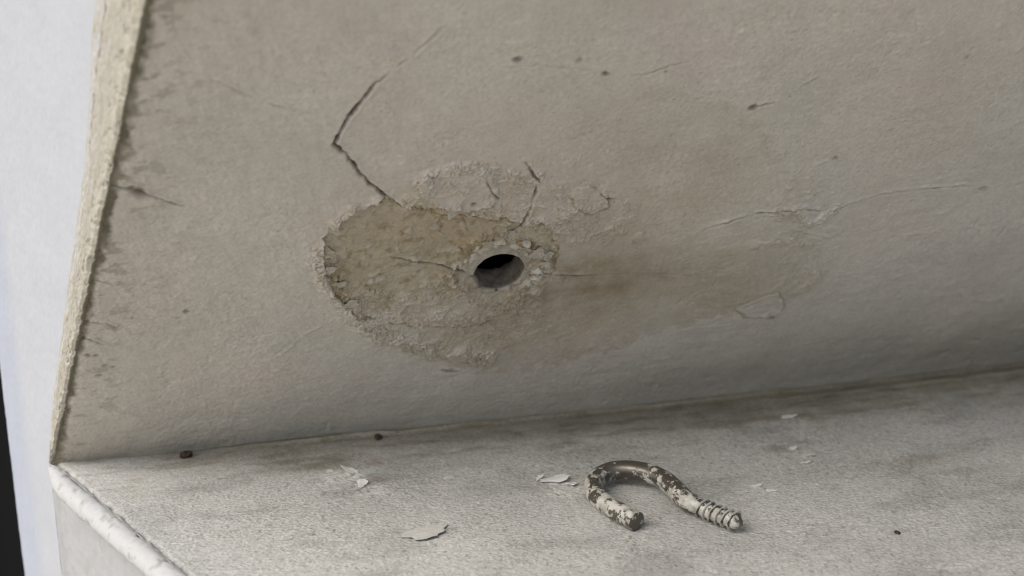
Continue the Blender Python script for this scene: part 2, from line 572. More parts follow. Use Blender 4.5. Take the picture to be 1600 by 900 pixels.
# --- cracks: width mm, depth mm, dirt strength
cracks = [
    ([(732, -5), (714, 16), (700, 35), (686, 47), (672, 62), (650, 80), (640, 92), (625, 100), (608, 114)], 0.32, 0.26, 0.26, 0),
    ([(608, 113), (596, 124), (588, 128), (577, 143), (569, 153), (553, 174), (546, 182), (540, 194), (532, 208), (526, 220), (522, 227), (531, 234), (536, 240), (544, 243),
      (546, 252), (553, 256), (557, 264), (562, 273), (570, 279), (578, 289), (588, 294), (594, 300), (606, 307), (622, 318), (650, 330)], 0.48, 0.9, 1.0, 1),
    ([(820, 252), (827, 262), (833, 271), (846, 284)], 0.34, 0.5, 0.9, 1),
    ([(838, 287), (837, 300), (832, 310), (830, 320), (822, 336), (816, 345), (812, 354), (803, 362), (799, 374)], 0.36, 0.7, 0.95, 1),
    ([(610, 402), (640, 407), (665, 411), (690, 415), (703, 420), (717, 423), (732, 428), (745, 440), (752, 448)], 0.32, 0.65, 0.95, 1),
    ([(820, 424), (840, 427), (865, 428), (885, 430), (905, 431), (950, 430), (1010, 428), (1080, 430)], 0.28, 0.55, 0.8, 2),
    ([(1088, 363), (1103, 356), (1120, 350), (1135, 346), (1150, 340), (1168, 337), (1185, 331), (1205, 330), (1222, 326), (1240, 326), (1256, 323), (1275, 325), (1290, 327),
      (1305, 325), (1318, 320), (1330, 316), (1345, 312)], 0.28, 0.45, 0.75, 0),
    ([(1345, 312), (1360, 308), (1375, 303), (1392, 301), (1405, 298), (1425, 297), (1445, 294), (1480, 293), (1505, 291), (1532, 294)], 0.20, 0.22, 0.5, 0),
    ([(292, 108), (315, 117), (332, 127), (352, 134), (378, 147), (402, 155), (430, 166), (455, 172), (475, 177)], 0.20, 0.12, 0.35, 0),
    ([(455, 171), (462, 174), (474, 176)], 0.24, 0.25, 0.7, 0),
    ([(498, 222), (512, 224), (522, 227)], 0.16, 0.2, 0.5, 0),
    ([(790, 105), (830, 100), (880, 104), (912, 108), (940, 112)], 0.18, 0.08, 0.25, 0),
    ([(975, 119), (1012, 115), (1030, 108), (1048, 102), (1065, 98), (1083, 94)], 0.24, 0.22, 0.5, 0),
    ([(1180, 168), (1195, 163), (1215, 160)], 0.3, 0.2, 0.5, 0),
    ([(1255, 135), (1268, 127), (1280, 121)], 0.3, 0.12, 0.4, 0),
    ([(920, 289), (928, 291), (936, 298), (944, 307), (952, 311), (966, 311)], 0.30, 0.45, 0.85, 0),
    ([(880, 272), (893, 274), (902, 277)], 0.22, 0.3, 0.7, 0),
    ([(660, 282), (668, 272), (678, 275), (688, 268)], 0.3, 0.5, 0.85, 0),
    ([(755, 265), (762, 285), (770, 300), (785, 317)], 0.28, 0.4, 0.8, 0),
    ([(733, 365), (728, 350), (722, 340)], 0.2, 0.35, 0.6, 0),
    ([(1270, 262), (1290, 252), (1308, 250)], 0.25, 0.15, 0.45, 0),
    ([(410, 583), (440, 555), (480, 520), (510, 505)], 0.3, 0.04, 0.12, 0),
    ([(170, 290), (195, 292), (215, 298), (240, 306), (275, 318), (290, 321)], 0.30, 0.45, 0.75, 1),
    ([(165, 505), (183, 514)], 0.45, 0.5, 0.85, 1),
    ([(128, 502), (150, 504), (166, 508)], 0.22, 0.25, 0.6, 1),
    ([(124, 527), (140, 530), (158, 537)], 0.40, 0.4, 0.75, 1),
    ([(145, 438), (165, 440), (185, 447)], 0.2, 0.2, 0.5, 1),
    ([(520, 350), (526, 362), (540, 360)], 0.2, 0.3, 0.6, 0),
    ([(1225, 355), (1255, 362), (1300, 372)], 0.2, 0.08, 0.2, 0),
    ([(690, 578), (705, 581), (718, 579)], 0.5, 0.2, 0.6, 1),
]
for pl, w, dep, dirt_shade, mode in cracks:
    P = pts_ab(pl)
    lo, hi = P.min(0) - 4, P.max(0) + 4
    bx = np.where((X > lo[0]) & (X < hi[0]) & (Y > lo[1]) & (Y < hi[1]))
    if len(bx[0]) == 0:
        continue
    x, y = X[bx], Y[bx]
    d, t, sde = polydist(x + 0.22 * gn(x, y, 1.1, 80) + 0.12 * gn(x, y, 0.5, 81), y + 0.22 * gn(x, y, 1.1, 82) + 0.12 * gn(x, y, 0.5, 83), P)
    ww = w * (0.75 + 0.5 * gn(x, y, 3.0, 84))
    if mode == 1:
        ww = ww * (0.5 + 0.5 * ss(0, 0.12, t)) * (0.35 + 0.65 * ss(0, 0.15, 1 - t))
    elif mode == 2:
        ww = ww * (0.3 + 0.7 * (1 - ss(0.25, 0.5, t)))
        dirt_t = 1 - 0.75 * ss(0.3, 0.6, t)
    else:
        ww = ww * ss(-0.55, 0.1, gn(x, y, 4, 85)) * (0.4 + 0.6 * ss(0, 0.2, np.minimum(t, 1 - t)))
    ww = np.maximum(ww, 0.05)
    core = np.exp(-(d / ww) ** 2)
    vis = np.clip(ww / w, 0, 1)
    H[bx] -= 1.25 * dep * core * vis
    H[bx] += (0.34 if dep > 0.3 else 0.22) * np.exp(-((d - 0.7) / 0.5) ** 2) * np.where(sde > 0, 1.0, 0.35) * vis
    m = (np.clip(np.exp(-(d / (ww * 0.95)) ** 2) * dirt_shade * vis, 0, 1) * (dirt_t if mode == 2 else 1))[:, None]
    C[bx] = C[bx] * (1 - m) + np.array([0.085, 0.065, 0.045]) * m
    pale = (np.exp(-((d - 0.75) / 0.35) ** 2) * (0.55 if dep > 0.75 else 0.25) * (sde > 0) * vis * (dep > 0.08))[:, None]  # lit lip of the crack, painted pale along one side
    C[bx] = C[bx] * (1 - pale) + np.array([0.58, 0.555, 0.50]) * pale

# --- pits and knocks
pits = [(808, 92, 1.0, 0.5, 0.8), (905, 93, 0.8, 0.3, 0.5), (946, 115, 0.8, 0.45, 0.85), (1177, 168, 1.1, 0.5, 0.9), (1305, 246, 0.8, 0.3, 0.6), (291, 488, 0.8, 0.3, 0.7),
        (277, 498, 0.5, 0.2, 0.4), (705, 579, 1.2, 0.25, 0.5), (215, 298, 1.5, 0.5, 0.9), (205, 292, 0.9, 0.4, 0.7), (208, 498, 0.5, 0.2, 0.4), (560, 271, 0.5, 0.4, 0.7),
        (1205, 494, 1.1, 0.2, 0.8), (1355, 268, 0.4, 0.1, 0.3), (740, 318, 0.7, 0.3, 0.8), (835, 437, 0.5, 0.3, 0.8), (1040, 112, 0.5, 0.2, 0.6), (1405, 135, 0.4, 0.1, 0.3),
        (1260, 48, 0.5, 0.15, 0.3), (1510, 88, 0.6, 0.2, 0.4), (1235, 152, 0.5, 0.1, 0.3), (150, 555, 0.8, 0.2, 0.6), (163, 570, 0.7, 0.2, 0.5), (137, 555, 0.9, 0.3, 0.7),
        (155, 585, 0.8, 0.2, 0.55), (178, 572, 0.6, 0.2, 0.45), (240, 52, 0.7, 0.1, 0.3), (258, 30, 0.8, 0.1, 0.35), (243, 118, 0.7, 0.1, 0.35), (305, 48, 0.6, 0.1, 0.3),
        (216, 135, 0.5, 0.1, 0.4), (245, 172, 0.5, 0.1, 0.35), (215, 172, 0.5, 0.1, 0.35)]
for (cx, cy, r, dep, dk) in pits:
    a0, b0 = px_ab(cx, cy)
    q = np.hypot((X - a0 + 0.3 * wfx) / r, (Y - b0 + 0.3 * wfy) / (r * 0.75))
    k = np.exp(-q ** 3)
    H -= dep * k
    H += dep * 0.22 * np.exp(-((q - 1.45) / 0.4) ** 2) * ((X - a0) - 0.4 * (Y - b0) > 0)
    blend(k * dk, (0.16, 0.135, 0.10))

# --- mould and grime along the left edge and in the crease, partly painted shade
gr = (1 - ss(1.0, 2.7, edge * (1 - 0.25 * ss(20, 110, Y)) + 1.0 * fbm(X, Y, 3.0, 100, 4))) * (0.8 + 0.3 * fbm(X, Y, 5, 101, 3))  # grime band, widened to paint in the corner strip's shadow
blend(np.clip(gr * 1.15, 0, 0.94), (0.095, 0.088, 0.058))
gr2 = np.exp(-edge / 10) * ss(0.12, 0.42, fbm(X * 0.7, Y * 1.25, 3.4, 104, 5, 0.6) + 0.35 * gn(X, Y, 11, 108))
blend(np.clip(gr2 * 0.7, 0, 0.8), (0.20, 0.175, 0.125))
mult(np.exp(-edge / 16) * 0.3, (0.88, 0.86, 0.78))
H += 0.12 * np.exp(-edge / 8) * fbm(X * 0.6, Y * 1.4, 3, 110, 4)
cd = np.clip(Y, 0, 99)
mult(np.exp(-((cd + 2 * wx) / 21) ** 2) * 0.85 * ss(30, 210, X), (0.68, 0.665, 0.63))  # broad shade at the lower right, painted into the colour
low = np.exp(-cd / 2.2) * (0.55 + 0.25 * fbm(X, Y, 8, 112, 3)) + 0.30 * np.exp(-cd / 8)  # crease dirt with the corner's occlusion painted in
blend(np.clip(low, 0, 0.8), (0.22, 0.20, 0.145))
blend(np.clip(np.exp(-cd / 16) * 0.35 * ss(60, 260, X), 0, 1), (0.30, 0.28, 0.235))  # more painted shade, deepening to the right
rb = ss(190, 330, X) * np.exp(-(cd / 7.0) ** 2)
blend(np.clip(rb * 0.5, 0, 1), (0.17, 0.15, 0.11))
# the slope runs out into the ledge with a small cove
H += 2.1 * np.sin(np.pi * np.clip((X - 4) / 280, 0, 1)) * np.exp(-cd / 20)
rc = 0.7 + 1.6 * ss(20, 200, X)
H += rc * 0.9 * np.exp(-cd / rc)
# sink a little towards the left arris so that the corner strip stands proud
H -= 0.9 * np.exp(-(edge / 1.6) ** 2)

# --- seat of the hole
hr = np.hypot(X - HOLE[0], Y - HOLE[1])
H *= np.where(hr < 12, 0.45 + 0.55 * ss(6, 11, hr), 1)
H -= 0.35 * (1 - ss(7.0, 9, hr))
C *= (1 - 0.12 * (1 - ss(6.5, 11, hr)))[..., None]
C = np.clip(C, 0.02, 0.7)

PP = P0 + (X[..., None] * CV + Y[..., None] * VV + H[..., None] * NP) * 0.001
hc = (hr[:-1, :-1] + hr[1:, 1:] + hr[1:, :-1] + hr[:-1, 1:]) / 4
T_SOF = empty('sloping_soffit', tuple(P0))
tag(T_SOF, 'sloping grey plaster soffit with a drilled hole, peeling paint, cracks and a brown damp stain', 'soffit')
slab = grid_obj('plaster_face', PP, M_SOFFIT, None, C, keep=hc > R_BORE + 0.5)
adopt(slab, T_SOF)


def sample_H(a, b):
    """height of the soffit at given mm"""
    i = np.clip(np.searchsorted(B, b), 0, len(B) - 1)
    j = np.clip(np.searchsorted(S, a - SHEAR * b), 0, len(S) - 1)
    return H[j, i]


# --- bore and its crumbling collar: one surface from the bottom of the hole over the lip
nA = 260
ang = np.linspace(0, 2 * np.pi, nA, endpoint=False)
prof = []
for z in np.linspace(-34, -9, 14):
    prof.append((15.0, z, -1))
for r in np.linspace(14.5, R_BORE + 0.5, 10):
    prof.append((r, -7.6, -1))
for z in np.linspace(-7.0, -0.8, 34):
    prof.append((R_BORE, z, 0))
for k in range(12):
    t = k / 11 * np.pi / 2
    prof.append((R_BORE + 0.35 * (1 - np.cos(t)), -0.45 + 0.50 * np.sin(t), 1))
for r in np.linspace(R_BORE + 0.42, R_BORE + 2.3, 24):
    prof.append((r, 0.05, 2))
prof = np.array(prof)
A, K = np.meshgrid(ang, np.arange(len(prof)), indexing='ij')
R = prof[K, 0].copy()
ZZ = prof[K, 1].copy()
kind = prof[K, 2]
ca, sa = np.cos(A), np.sin(A)
lipn = fbm(ca * 6 + 30, sa * 6 + 30, 2.4, 120, 5, 0.6)
deepn = fbm(A * 5.5, ZZ, 3, 125, 3)
R += 0.34 * lipn * (kind < 2) + 0.28 * lipn * (kind == 2) * (1 - (R - R_BORE) / 3.2)
R += 0.30 * deepn * (kind == 0)
ZZ += (kind <= 0) * ss(-3.5, -6.5, ZZ) * 0.9 * fbm(ca * 7 + 9, sa * 7, 2.5, 127, 3)
R -= 0.55 * np.exp(-((A - 3.6) / 0.5) ** 2) * (kind == 0) * ss(-7, -3, ZZ)
cx_, cy_ = ca * R, sa * R
fl = fbm(cx_ + 50, cy_ + 50, 2.4, 130, 4)
V1, V2, VC, _, _ = voro(cx_ + 50 + 0.5 * fl, cy_ + 50, 2.0, 133)
out = np.clip((R - R_BORE - 0.6) / 2.6, 0, 1)
uplight = 0.5 + 0.5 * np.sin(A + 0.3)
ZZ += (kind == 2) * (0.20 * fl + 0.34 * (VC - 0.45) * ss(0, 0.3, V2 - V1) * (0.4 + 0.6 * uplight))
ZZ -= (kind == 2) * (1.3 * out ** 1.3) * (0.75 + 0.9 * fbm(ca * 9, sa * 9, 4, 136, 3))
ZZ += (kind == 2) * 0.16 * fbm(cx_, cy_, 1.2, 138, 3)
ZZ += (kind == 1) * 0.12 * lipn
# break in the lower left and bottom of the lip
for a0, w0, dd in ((4.05, 0.16, 0.5), (4.75, 0.08, 0.6), (5.35, 0.10, 0.35), (3.25, 0.07, 0.5), (0.08, 0.07, 0.4)):
    g = np.exp(-((A - a0) / w0) ** 2) * (kind >= 1)
    ZZ -= dd * g
cc = np.ones(R.shape + (3,)) * np.array([0.37, 0.335, 0.275])
cc *= (1 + 0.12 * fl + 0.10 * (VC - 0.5) * (kind == 2))[..., None]
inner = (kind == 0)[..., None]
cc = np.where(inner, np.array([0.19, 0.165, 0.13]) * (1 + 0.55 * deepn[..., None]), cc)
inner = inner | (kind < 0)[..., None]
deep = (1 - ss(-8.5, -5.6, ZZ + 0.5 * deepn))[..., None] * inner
cc = cc * (1 - deep) + np.array([0.012, 0.010, 0.009]) * deep  # darkness of the cavity, painted as near-black pigment
dark = np.zeros_like(R)
for a0, w0, dd in ((4.05, 0.16, 0.8), (4.75, 0.07, 0.9), (5.35, 0.10, 0.5), (3.25, 0.06, 0.8), (0.05, 0.06, 0.6)):
    dark += dd * np.exp(-((A - a0) / w0) ** 2) * (kind >= 1)
dark = np.clip(dark, 0, 0.9)[..., None]
cc = cc * (1 - dark) + np.array([0.13, 0.09, 0.06]) * dark
edgeb = ((kind == 2) * ss(0.25, 1, out))[..., None]
cc = cc * (1 - edgeb * 0.35) + np.array([0.36, 0.32, 0.24]) * edgeb * 0.35
hp = P0 + (HOLE[0] * CV + HOLE[1] * VV) * 0.001
CP = hp + (cx_[..., None] * CV + cy_[..., None] * VV + (ZZ - 0.02)[..., None] * NP) * 0.001
collar = grid_obj('drill_hole', CP, M_COLLAR, None, np.clip(cc, 0.008, 0.7), wrap=True)
adopt(collar, T_SOF)
# bottom of the bore
ra = np.linspace(0, 15.3, 10)
A2, R2 = np.meshgrid(ang[::5], ra, indexing='ij')
CP2 = hp + ((R2 * np.cos(A2))[..., None] * CV + (R2 * np.sin(A2))[..., None] * VV + (-33 + 0.5 * gn(R2 * np.cos(A2), R2 * np.sin(A2), 2, 3))[..., None] * NP) * 0.001
c2 = np.ones(R2.shape + (3,)) * np.array([0.012, 0.010, 0.009])  # same painted darkness at the bottom
adopt(grid_obj('hole_bottom', CP2, M_COLLAR, None, c2, wrap=True), T_SOF)

# --- curled paint flakes still hanging on the rim of the peeled area
rng = random.Random(11)


def flake_mesh(name, length, width, curl, thick, seed, nx=12, ny=8):
    """thin ragged chip, curling away from z = 0 along x"""
    r = np.random.RandomState(seed)
    th = np.linspace(0, 2 * np.pi, 26, endpoint=False)
    rr = 1 + 0.22 * np.sin(2 * th + r.rand() * 6) * r.rand() + 0.16 * np.sin(3 * th + r.rand() * 6) + 0.10 * np.sin(5 * th + r.rand() * 6) + 0.30 * (r.rand(26) - 0.5)
    rings = np.linspace(0, 1, 6)
    vs, fs = [], []
    for sgn in (1, -1):
        for q in rings:
            for k in range(26):
                x = q * rr[k] * math.cos(th[k]) * length / 2
                y = q * rr[k] * math.sin(th[k]) * width / 2
                u = x / length + 0.5
                z = curl * u * u * 1.0 + 0.12 * curl * math.sin(y / width * 5 + seed) + sgn * thick / 2 * (1 if q < 1 else 0.5)
                vs.append((x, y, z))
    nr = len(rings)
    for s_ in range(2):
        off = s_ * nr * 26
        for i in range(nr - 1):
            for k in range(26):
                a, b = off + i * 26 + k, off + i * 26 + (k + 1) % 26
                c, d = b + 26, a + 26
                fs.append((a, d, c, b) if s_ == 0 else (a, b, c, d))
    o1, o2 = (nr - 1) * 26, nr * 26 + (nr - 1) * 26
    for k in range(26):
        fs.append((o1 + k, o2 + k, o2 + (k + 1) % 26, o1 + (k + 1) % 26))
    me = bpy.data.meshes.new(name)
    me.from_pydata(vs, [], fs)
    me.validate()
    me.update()
    return me


def frame(xv, nv, loc):
    xv = xv - nv * (xv @ nv)
    xv = unit(xv)
    yv = np.cross(nv, xv)
    M = Matrix(((xv[0], yv[0], nv[0], loc[0]), (xv[1], yv[1], nv[1], loc[1]), (xv[2], yv[2], nv[2], loc[2]), (0, 0, 0, 1)))
    return M


# pixel, length mm, width mm, direction the free edge points to (degrees on the soffit), curl mm
flk = [(511, 392, 3.2, 3.0, -10, 0.35), (514, 414, 3.4, 2.6, 0, 0.35), (528, 442, 3.6, 3.0, 20, 0.4), (548, 468, 4.4, 3.0, 30, 0.4),
       (522, 358, 3.2, 2.2, -40, 0.3), (556, 331, 3.6, 2.6, -50, 0.3), (664, 316, 3.0, 2.0, -90, 0.3), (703, 328, 3.6, 2.2, -80, 0.3),
       (762, 380, 3.8, 2.6, 170, 0.35), (800, 371, 5.0, 3.0, 95, 0.35), (838, 391, 4.6, 3.8, 30, 0.35), (851, 408, 3.0, 2.4, 0, 0.3), (857, 394, 2.6, 2.6, 20, 0.3),
       (730, 462, 4.6, 2.2, 200, 0.3), (768, 474, 4.6, 2.4, 240, 0.35), (1535, 294, 2.6, 1.7, 20, 0.4)]
for i, (cx, cy, L, W, dg, cu) in enumerate(flk):
    a, b = px_ab(cx, cy)
    ln = 0.001
    dirv = CV * math.cos(rad(dg)) + VV * math.sin(rad(dg))
    h = float(sample_H(a, b)) + 0.02
    loc = P0 + (a * CV + b * VV + h * NP) * 0.001
    me = flake_mesh('paint_flake', L * ln * 0.85, W * ln * 0.85, cu * ln * 0.8, 0.00012, i + 3)
    o = link('paint_flake', me, M_FLAP)
    T = Matrix.Translation(-Vector(T_SOF.location))
    o.parent = T_SOF
    o.matrix_local = T @ frame(dirv, NP, loc)

# ================================================================== LEDGE
LS = axis(0.0, (gnd(1660, 575) - P0) @ CV * 1000 + 30, 0.25, 480)
q9 = gnd(290, 915) - P0
t_far = (q9 @ EV) * 1000
LT = axis(-2.0, t_far + 45, 0.21, 420)
# sheared grid: along the crease and along the outer edge
a_, t_ = np.meshgrid(LS, LT, indexing='ij')
GX = P0[0] * 1000 + a_ * CV[0] + t_ * EV[0]
GY = P0[1] * 1000 + a_ * CV[1] + t_ * EV[1]
crossce = CV[0] * EV[1] - CV[1] * EV[0]
dcre = t_ * abs(crossce)                     # mm in front of the crease
dcre = dcre - 2.4 * np.sin(np.pi * np.clip((a_ - 4) / 280, 0, 1))
dedg = a_ * abs(crossce)                     # mm inside the outer edge
lx = fbm(GX, GY, 5, 240, 4)
ly = fbm(GX, GY, 5, 250, 4)
HL = 0.25 * fbm(GX, GY, 40, 201, 2) + 0.10 * fbm(GX, GY, 11, 203, 3)
front = ss(8, 32, dcre)
gw = gn(GX, GY, 1.2, 210)
gran = fbm(GX + 0.4 * gw, GY + 0.4 * gw, 1.1, 212, 3, 0.7)
worml = np.abs(gn(GX + 0.4 * gw, GY, 1.25, 216))
HL += (0.04 + 0.065 * front) * gran - (0.025 + 0.05 * front) * (1 - ss(0, 0.35, worml))
pitn = ss(0.42, 0.75, gn(GX, GY, 1.1, 218))
HL -= 0.10 * pitn * front
# pigment
CL = np.ones(GX.shape + (3,)) * np.array([0.462, 0.455, 0.424])
m1 = fbm(GX, GY, 30, 220, 4)
CL *= (0.94 + 0.13 * m1)[..., None]
smg = ss(0.0, 0.5, fbm((GX * CV[0] + GY * CV[1]) * 0.5, dcre * 1.1, 13, 228, 4))
CL *= (1 - 0.17 * smg)[..., None]
smp = ss(-0.4, 0.5, fbm(GX, GY, 17, 229, 3))


def lmult(mask, col):
    global CL
    m = np.clip(mask, 0, 1)[..., None]
    CL = CL * (1 - m + m * np.array(col))


wm2 = np.abs(gn(GX + 0.5 * gw, GY + 0.4 * gn(GX, GY, 0.9, 290), 1.0, 291))
lmult((1 - ss(0.02, 0.12, wm2)) * ss(-0.1, 0.4, gn(GX, GY, 2.4, 292)) * (0.25 + 0.75 * front * smp), (0.60, 0.58, 0.53))
lmult(ss(0.35, 0.6, gn(GX, GY, 0.75, 293)) * ss(-0.2, 0.3, gn(GX, GY, 6, 294)) * 0.8, (1.20, 1.20, 1.19))
CL *= (1 + (0.10 + 0.17 * smp) * gran * (0.4 + 0.6 * front))[..., None]
lmult((1 - ss(0, 0.22, worml)) * (0.30 + 0.55 * front) * ss(-0.2, 0.4, gn(GX, GY, 3, 221)), (0.74, 0.72, 0.68))
lmult(ss(0.5, 0.8, gn(GX, GY, 0.9, 223)) * 0.8, (1.14, 1.14, 1.12))
lmult(pitn * 0.8 * front, (0.62, 0.60, 0.56))
fleck = ss(0.62, 0.78, gn(GX, GY, 0.8, 225)) * (gn(GX, GY, 9, 226) > -0.1)
lmult(fleck, (0.60, 0.57, 0.52))
# dirt towards the crease, deepened to paint in the overhang's shade
dirt_shade = (1 - ss(2, 26, dcre + 5 * lx)) * ss(8, 50, a_)
lmult(dirt_shade * 0.95, (0.58, 0.545, 0.465))
lmult((1 - ss(6, 44, dcre + 6 * lx)) * ss(60, 170, a_) * 0.75, (0.72, 0.70, 0.64))  # wider shade under the overhang, painted in
lmult(ss(190, 300, a_ - 0.6 * dcre) * 0.6, (0.80, 0.785, 0.74))  # shade at the far right, painted in
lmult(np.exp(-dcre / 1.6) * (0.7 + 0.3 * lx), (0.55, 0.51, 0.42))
# smeary patches lying along the crease
sm = fbm((GX * CV[0] + GY * CV[1]) * 0.35, dcre * 1.2, 4.5, 230, 4)
lmult(ss(0.10, 0.45, sm) * (1 - ss(14, 34, dcre)) * 0.75, (0.70, 0.66, 0.58))
for (cx, cy, rx, ry, k) in ((500, 727, 10, 3.2, 0.85), (590, 748, 4, 1.6, 0.6), (930, 705, 16, 3, 0.35), (1110, 665, 14, 2.2, 0.55), (1180, 655, 12, 2.4, 0.5), (1430, 720, 12, 3, 0.45), (1500, 737, 8, 2, 0.4), (590, 722, 3, 1.8, 0.6),
                           (565, 765, 2.5, 1.2, 0.6), (1215, 700, 3, 2, 0.6), (1400, 833, 0.9, 0.6, 1.0), (840, 765, 4, 2, 0.35), (330, 715, 8, 1.8, 0.5), (1340, 640, 25, 2.5, 0.5)):
    g0 = gnd(cx, cy) * 1000
    dx, dy = GX - g0[0] + 1.5 * lx, GY - g0[1] + 1.0 * ly
    u, v = dx * CV[0] + dy * CV[1], -dx * CV[1] + dy * CV[0]
    lmult(np.exp(-((u / rx) ** 2 + (v / ry) ** 2)) * k, (0.50, 0.46, 0.38))
# ridges of filler along the crease
for d0, wd, hh, a0, a1 in ((2.4, 1.1, 1.0, 28, 60), (7.0, 1.2, 0.7, 165, 225)):
    rr_ = dcre + 0.5 * gn(GX, GY, 14, 260) + 0.2 * gn(GX, GY, 3, 261) - d0
    on = ss(a0, a1, a_) * (0.75 + 0.35 * gn(GX, GY, 9, 263))
    rg = np.exp(-(rr_ / wd) ** 2) * on
    HL += hh * rg
    lmult(rg * 0.8, (1.42, 1.42, 1.40))
    lmult(np.exp(-((rr_ - 1.7) / 0.8) ** 2) * on * 0.5, (0.66, 0.62, 0.54))
# a shallow worn strip and scraped white patches
for (cx, cy, r, k) in ((535, 745, 5.0, 0.55), (575, 765, 4.0, 0.5), (890, 768, 4.5, 0.45), (1000, 690, 4, 0.25), (553, 742, 2.2, 0.8), (566, 757, 1.8, 0.8), (520, 735, 1.2, 0.6), (870, 752, 3.0, 0.7), (1232, 652, 1.6, 0.6), (1238, 700, 1.3, 0.7), (1262, 713, 1.4, 0.7),
                      (1258, 724, 1.0, 0.9), (1180, 760, 1.2, 0.6), (1205, 768, 1.4, 0.6), (1268, 757, 2.0, 0.4), (905, 760, 1.5, 0.5), (700, 745, 1.2, 0.3), (1480, 745, 2.5, 0.3)):
    g0 = gnd(cx, cy) * 1000
    dx, dy = GX - g0[0] + 1.1 * lx + 0.5 * gw, GY - g0[1] + 0.8 * ly
    q = np.hypot(dx / (r * 1.4), dy / r)
    mk = np.clip((1 - ss(0.55, 0.9, q)) * ss(-0.5, 0.2, gn(GX, GY, 1.2, 270)), 0, 1)
    HL += 0.12 * mk
    CL = CL * (1 - mk[..., None] * k * 0.8) + np.array([0.66, 0.65, 0.60]) * mk[..., None] * k * 0.8
# chipped groove beside the bead
gro = np.exp(-((dedg - 1.1 + 0.35 * gn(GX, GY, 4, 280) + 0.2 * gn(GX, GY, 1.2, 281)) / 0.45) ** 2)
HL -= 0.7 * gro
gdirt = ss(-0.1, 0.5, gn(GX, GY, 2.2, 283) + 0.35)
CL = CL * (1 - (gro * gdirt * 0.85)[..., None]) + np.array([0.13, 0.12, 0.105]) * (gro * gdirt * 0.85)[..., None]
pale = np.exp(-dedg / 9) * 0.5
CL = CL * (1 - pale[..., None]) + np.array([0.46, 0.46, 0.45]) * pale[..., None] * (1 + 0.06 * gran[..., None])
HL += 0.12 * np.exp(-dedg / 6) * fbm(GX, GY, 3, 285, 3)
CL = np.clip(CL, 0.03, 0.78)
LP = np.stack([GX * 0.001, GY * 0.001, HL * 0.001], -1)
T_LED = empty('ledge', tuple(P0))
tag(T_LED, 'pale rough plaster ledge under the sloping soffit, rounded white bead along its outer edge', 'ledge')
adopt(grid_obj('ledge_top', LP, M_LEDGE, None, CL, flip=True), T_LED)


def ledge_z(x, y):
    q = np.array([x, y]) * 1000 - P0[:2] * 1000
    t = (CV[0] * q[1] - CV[1] * q[0]) / crossce
    a = (q[0] * EV[1] - q[1] * EV[0]) / crossce
    i = int(np.clip(np.searchsorted(LS, a), 0, len(LS) - 1))
    j = int(np.clip(np.searchsorted(LT, t), 0, len(LT) - 1))
    return HL[i, j] * 0.001


# --- rounded bead along the outer edge, then the face below
BT = axis(-1.0, t_far + 25, 0.25, 420)
pr = []                                       # (outwards from wall plane, z)
for k in range(34):
    t = rad(165 - 300 * k / 33)
    pr.append((math.cos(t), math.sin(t)))
pr = np.array(pr)
tt, kk = np.meshgrid(BT, np.arange(len(pr)), indexing='ij')
rb_ = (2.3 + 0.5 * ss(0, 30, tt)) * ss(-3.0, 9.0, tt) ** 0.6
nb = fbm(tt, kk * 0.42, 6.0, 300, 3)
n2 = fbm(tt * 1.0, kk * 0.42, 1.8, 305, 4)
VB1, VB2, VBC, _, _ = voro(tt + 0.6 * nb, kk * 0.3, 4.0, 311)
crk = 1 - ss(0, 0.06, VB2 - VB1)
rbb = rb_ * (1 + 0.07 * nb) + 0.13 * n2 - 0.22 * ss(0.3, 0.45, fbm(tt, kk * 0.42, 3.6, 315, 4))
bo = 1.7 * ss(-2.0, 16.0, tt) + pr[kk, 0] * rbb
bz = -2.0 + pr[kk, 1] * rbb * 0.95
BPt = P0 + (tt[..., None] * EV + bo[..., None] * NW + bz[..., None] * Z) * 0.001
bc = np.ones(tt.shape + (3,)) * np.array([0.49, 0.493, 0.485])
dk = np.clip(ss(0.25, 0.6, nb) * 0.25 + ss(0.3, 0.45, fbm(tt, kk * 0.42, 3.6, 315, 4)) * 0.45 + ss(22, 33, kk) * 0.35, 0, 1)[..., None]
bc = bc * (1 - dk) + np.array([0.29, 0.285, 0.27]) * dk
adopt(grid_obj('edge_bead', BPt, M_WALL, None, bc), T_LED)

FT = axis(-0.6, t_far + 25, 0.35, 420)
FZ = np.concatenate([[-0.5], -axis(1.0, 60, 0.4, 160)])
ft, fz = np.meshgrid(FT, FZ, indexing='ij')
fh = -0.6 + 0.25 * fbm(ft, fz, 12, 320, 3) + 0.12 * fbm(ft, fz, 3, 325, 3)
col_e = ss(2.0, 3.2, ft + 0.3 * fbm(ft, fz, 4, 330, 3))
fh = fh * ss(0, 2, ft) + 0.1 * (1 - col_e)
FP = P0 + (ft[..., None] * EV + fh[..., None] * NW + fz[..., None] * Z) * 0.001
fc = np.ones(ft.shape + (3,)) * np.array([0.42, 0.427, 0.43])
fd = np.clip(ss(0.0, 0.55, fbm(ft * 1.6, fz * 0.6, 5, 335, 4)) * 0.45, 0, 1)[..., None]
fc = fc * (1 - fd) + np.array([0.37, 0.368, 0.35]) * fd
adopt(grid_obj('ledge_face', FP, M_WALL, None, fc), T_LED)

# ================================================================== OUTER WALL
# wall plane coordinates: u along the edge direction (towards the viewer), z height
u_l, _ = px_w(19, 722)
u_l2, _ = px_w(26, 900)
UL = (u_l + u_l2) / 2
strip_px = [(152, -30), (150, 0), (144, 60), (141, 150), (133, 260), (123, 330), (108, 440), (92, 560), (82, 640), (77.5, 722)]
SL = np.array([px_w(*q) for q in strip_px])
order = np.argsort(SL[:, 1])
SLz, SLu = SL[order, 1], SL[order, 0]
kd = (DV @ EV) / DV[2]                        # u per z of the soffit edge


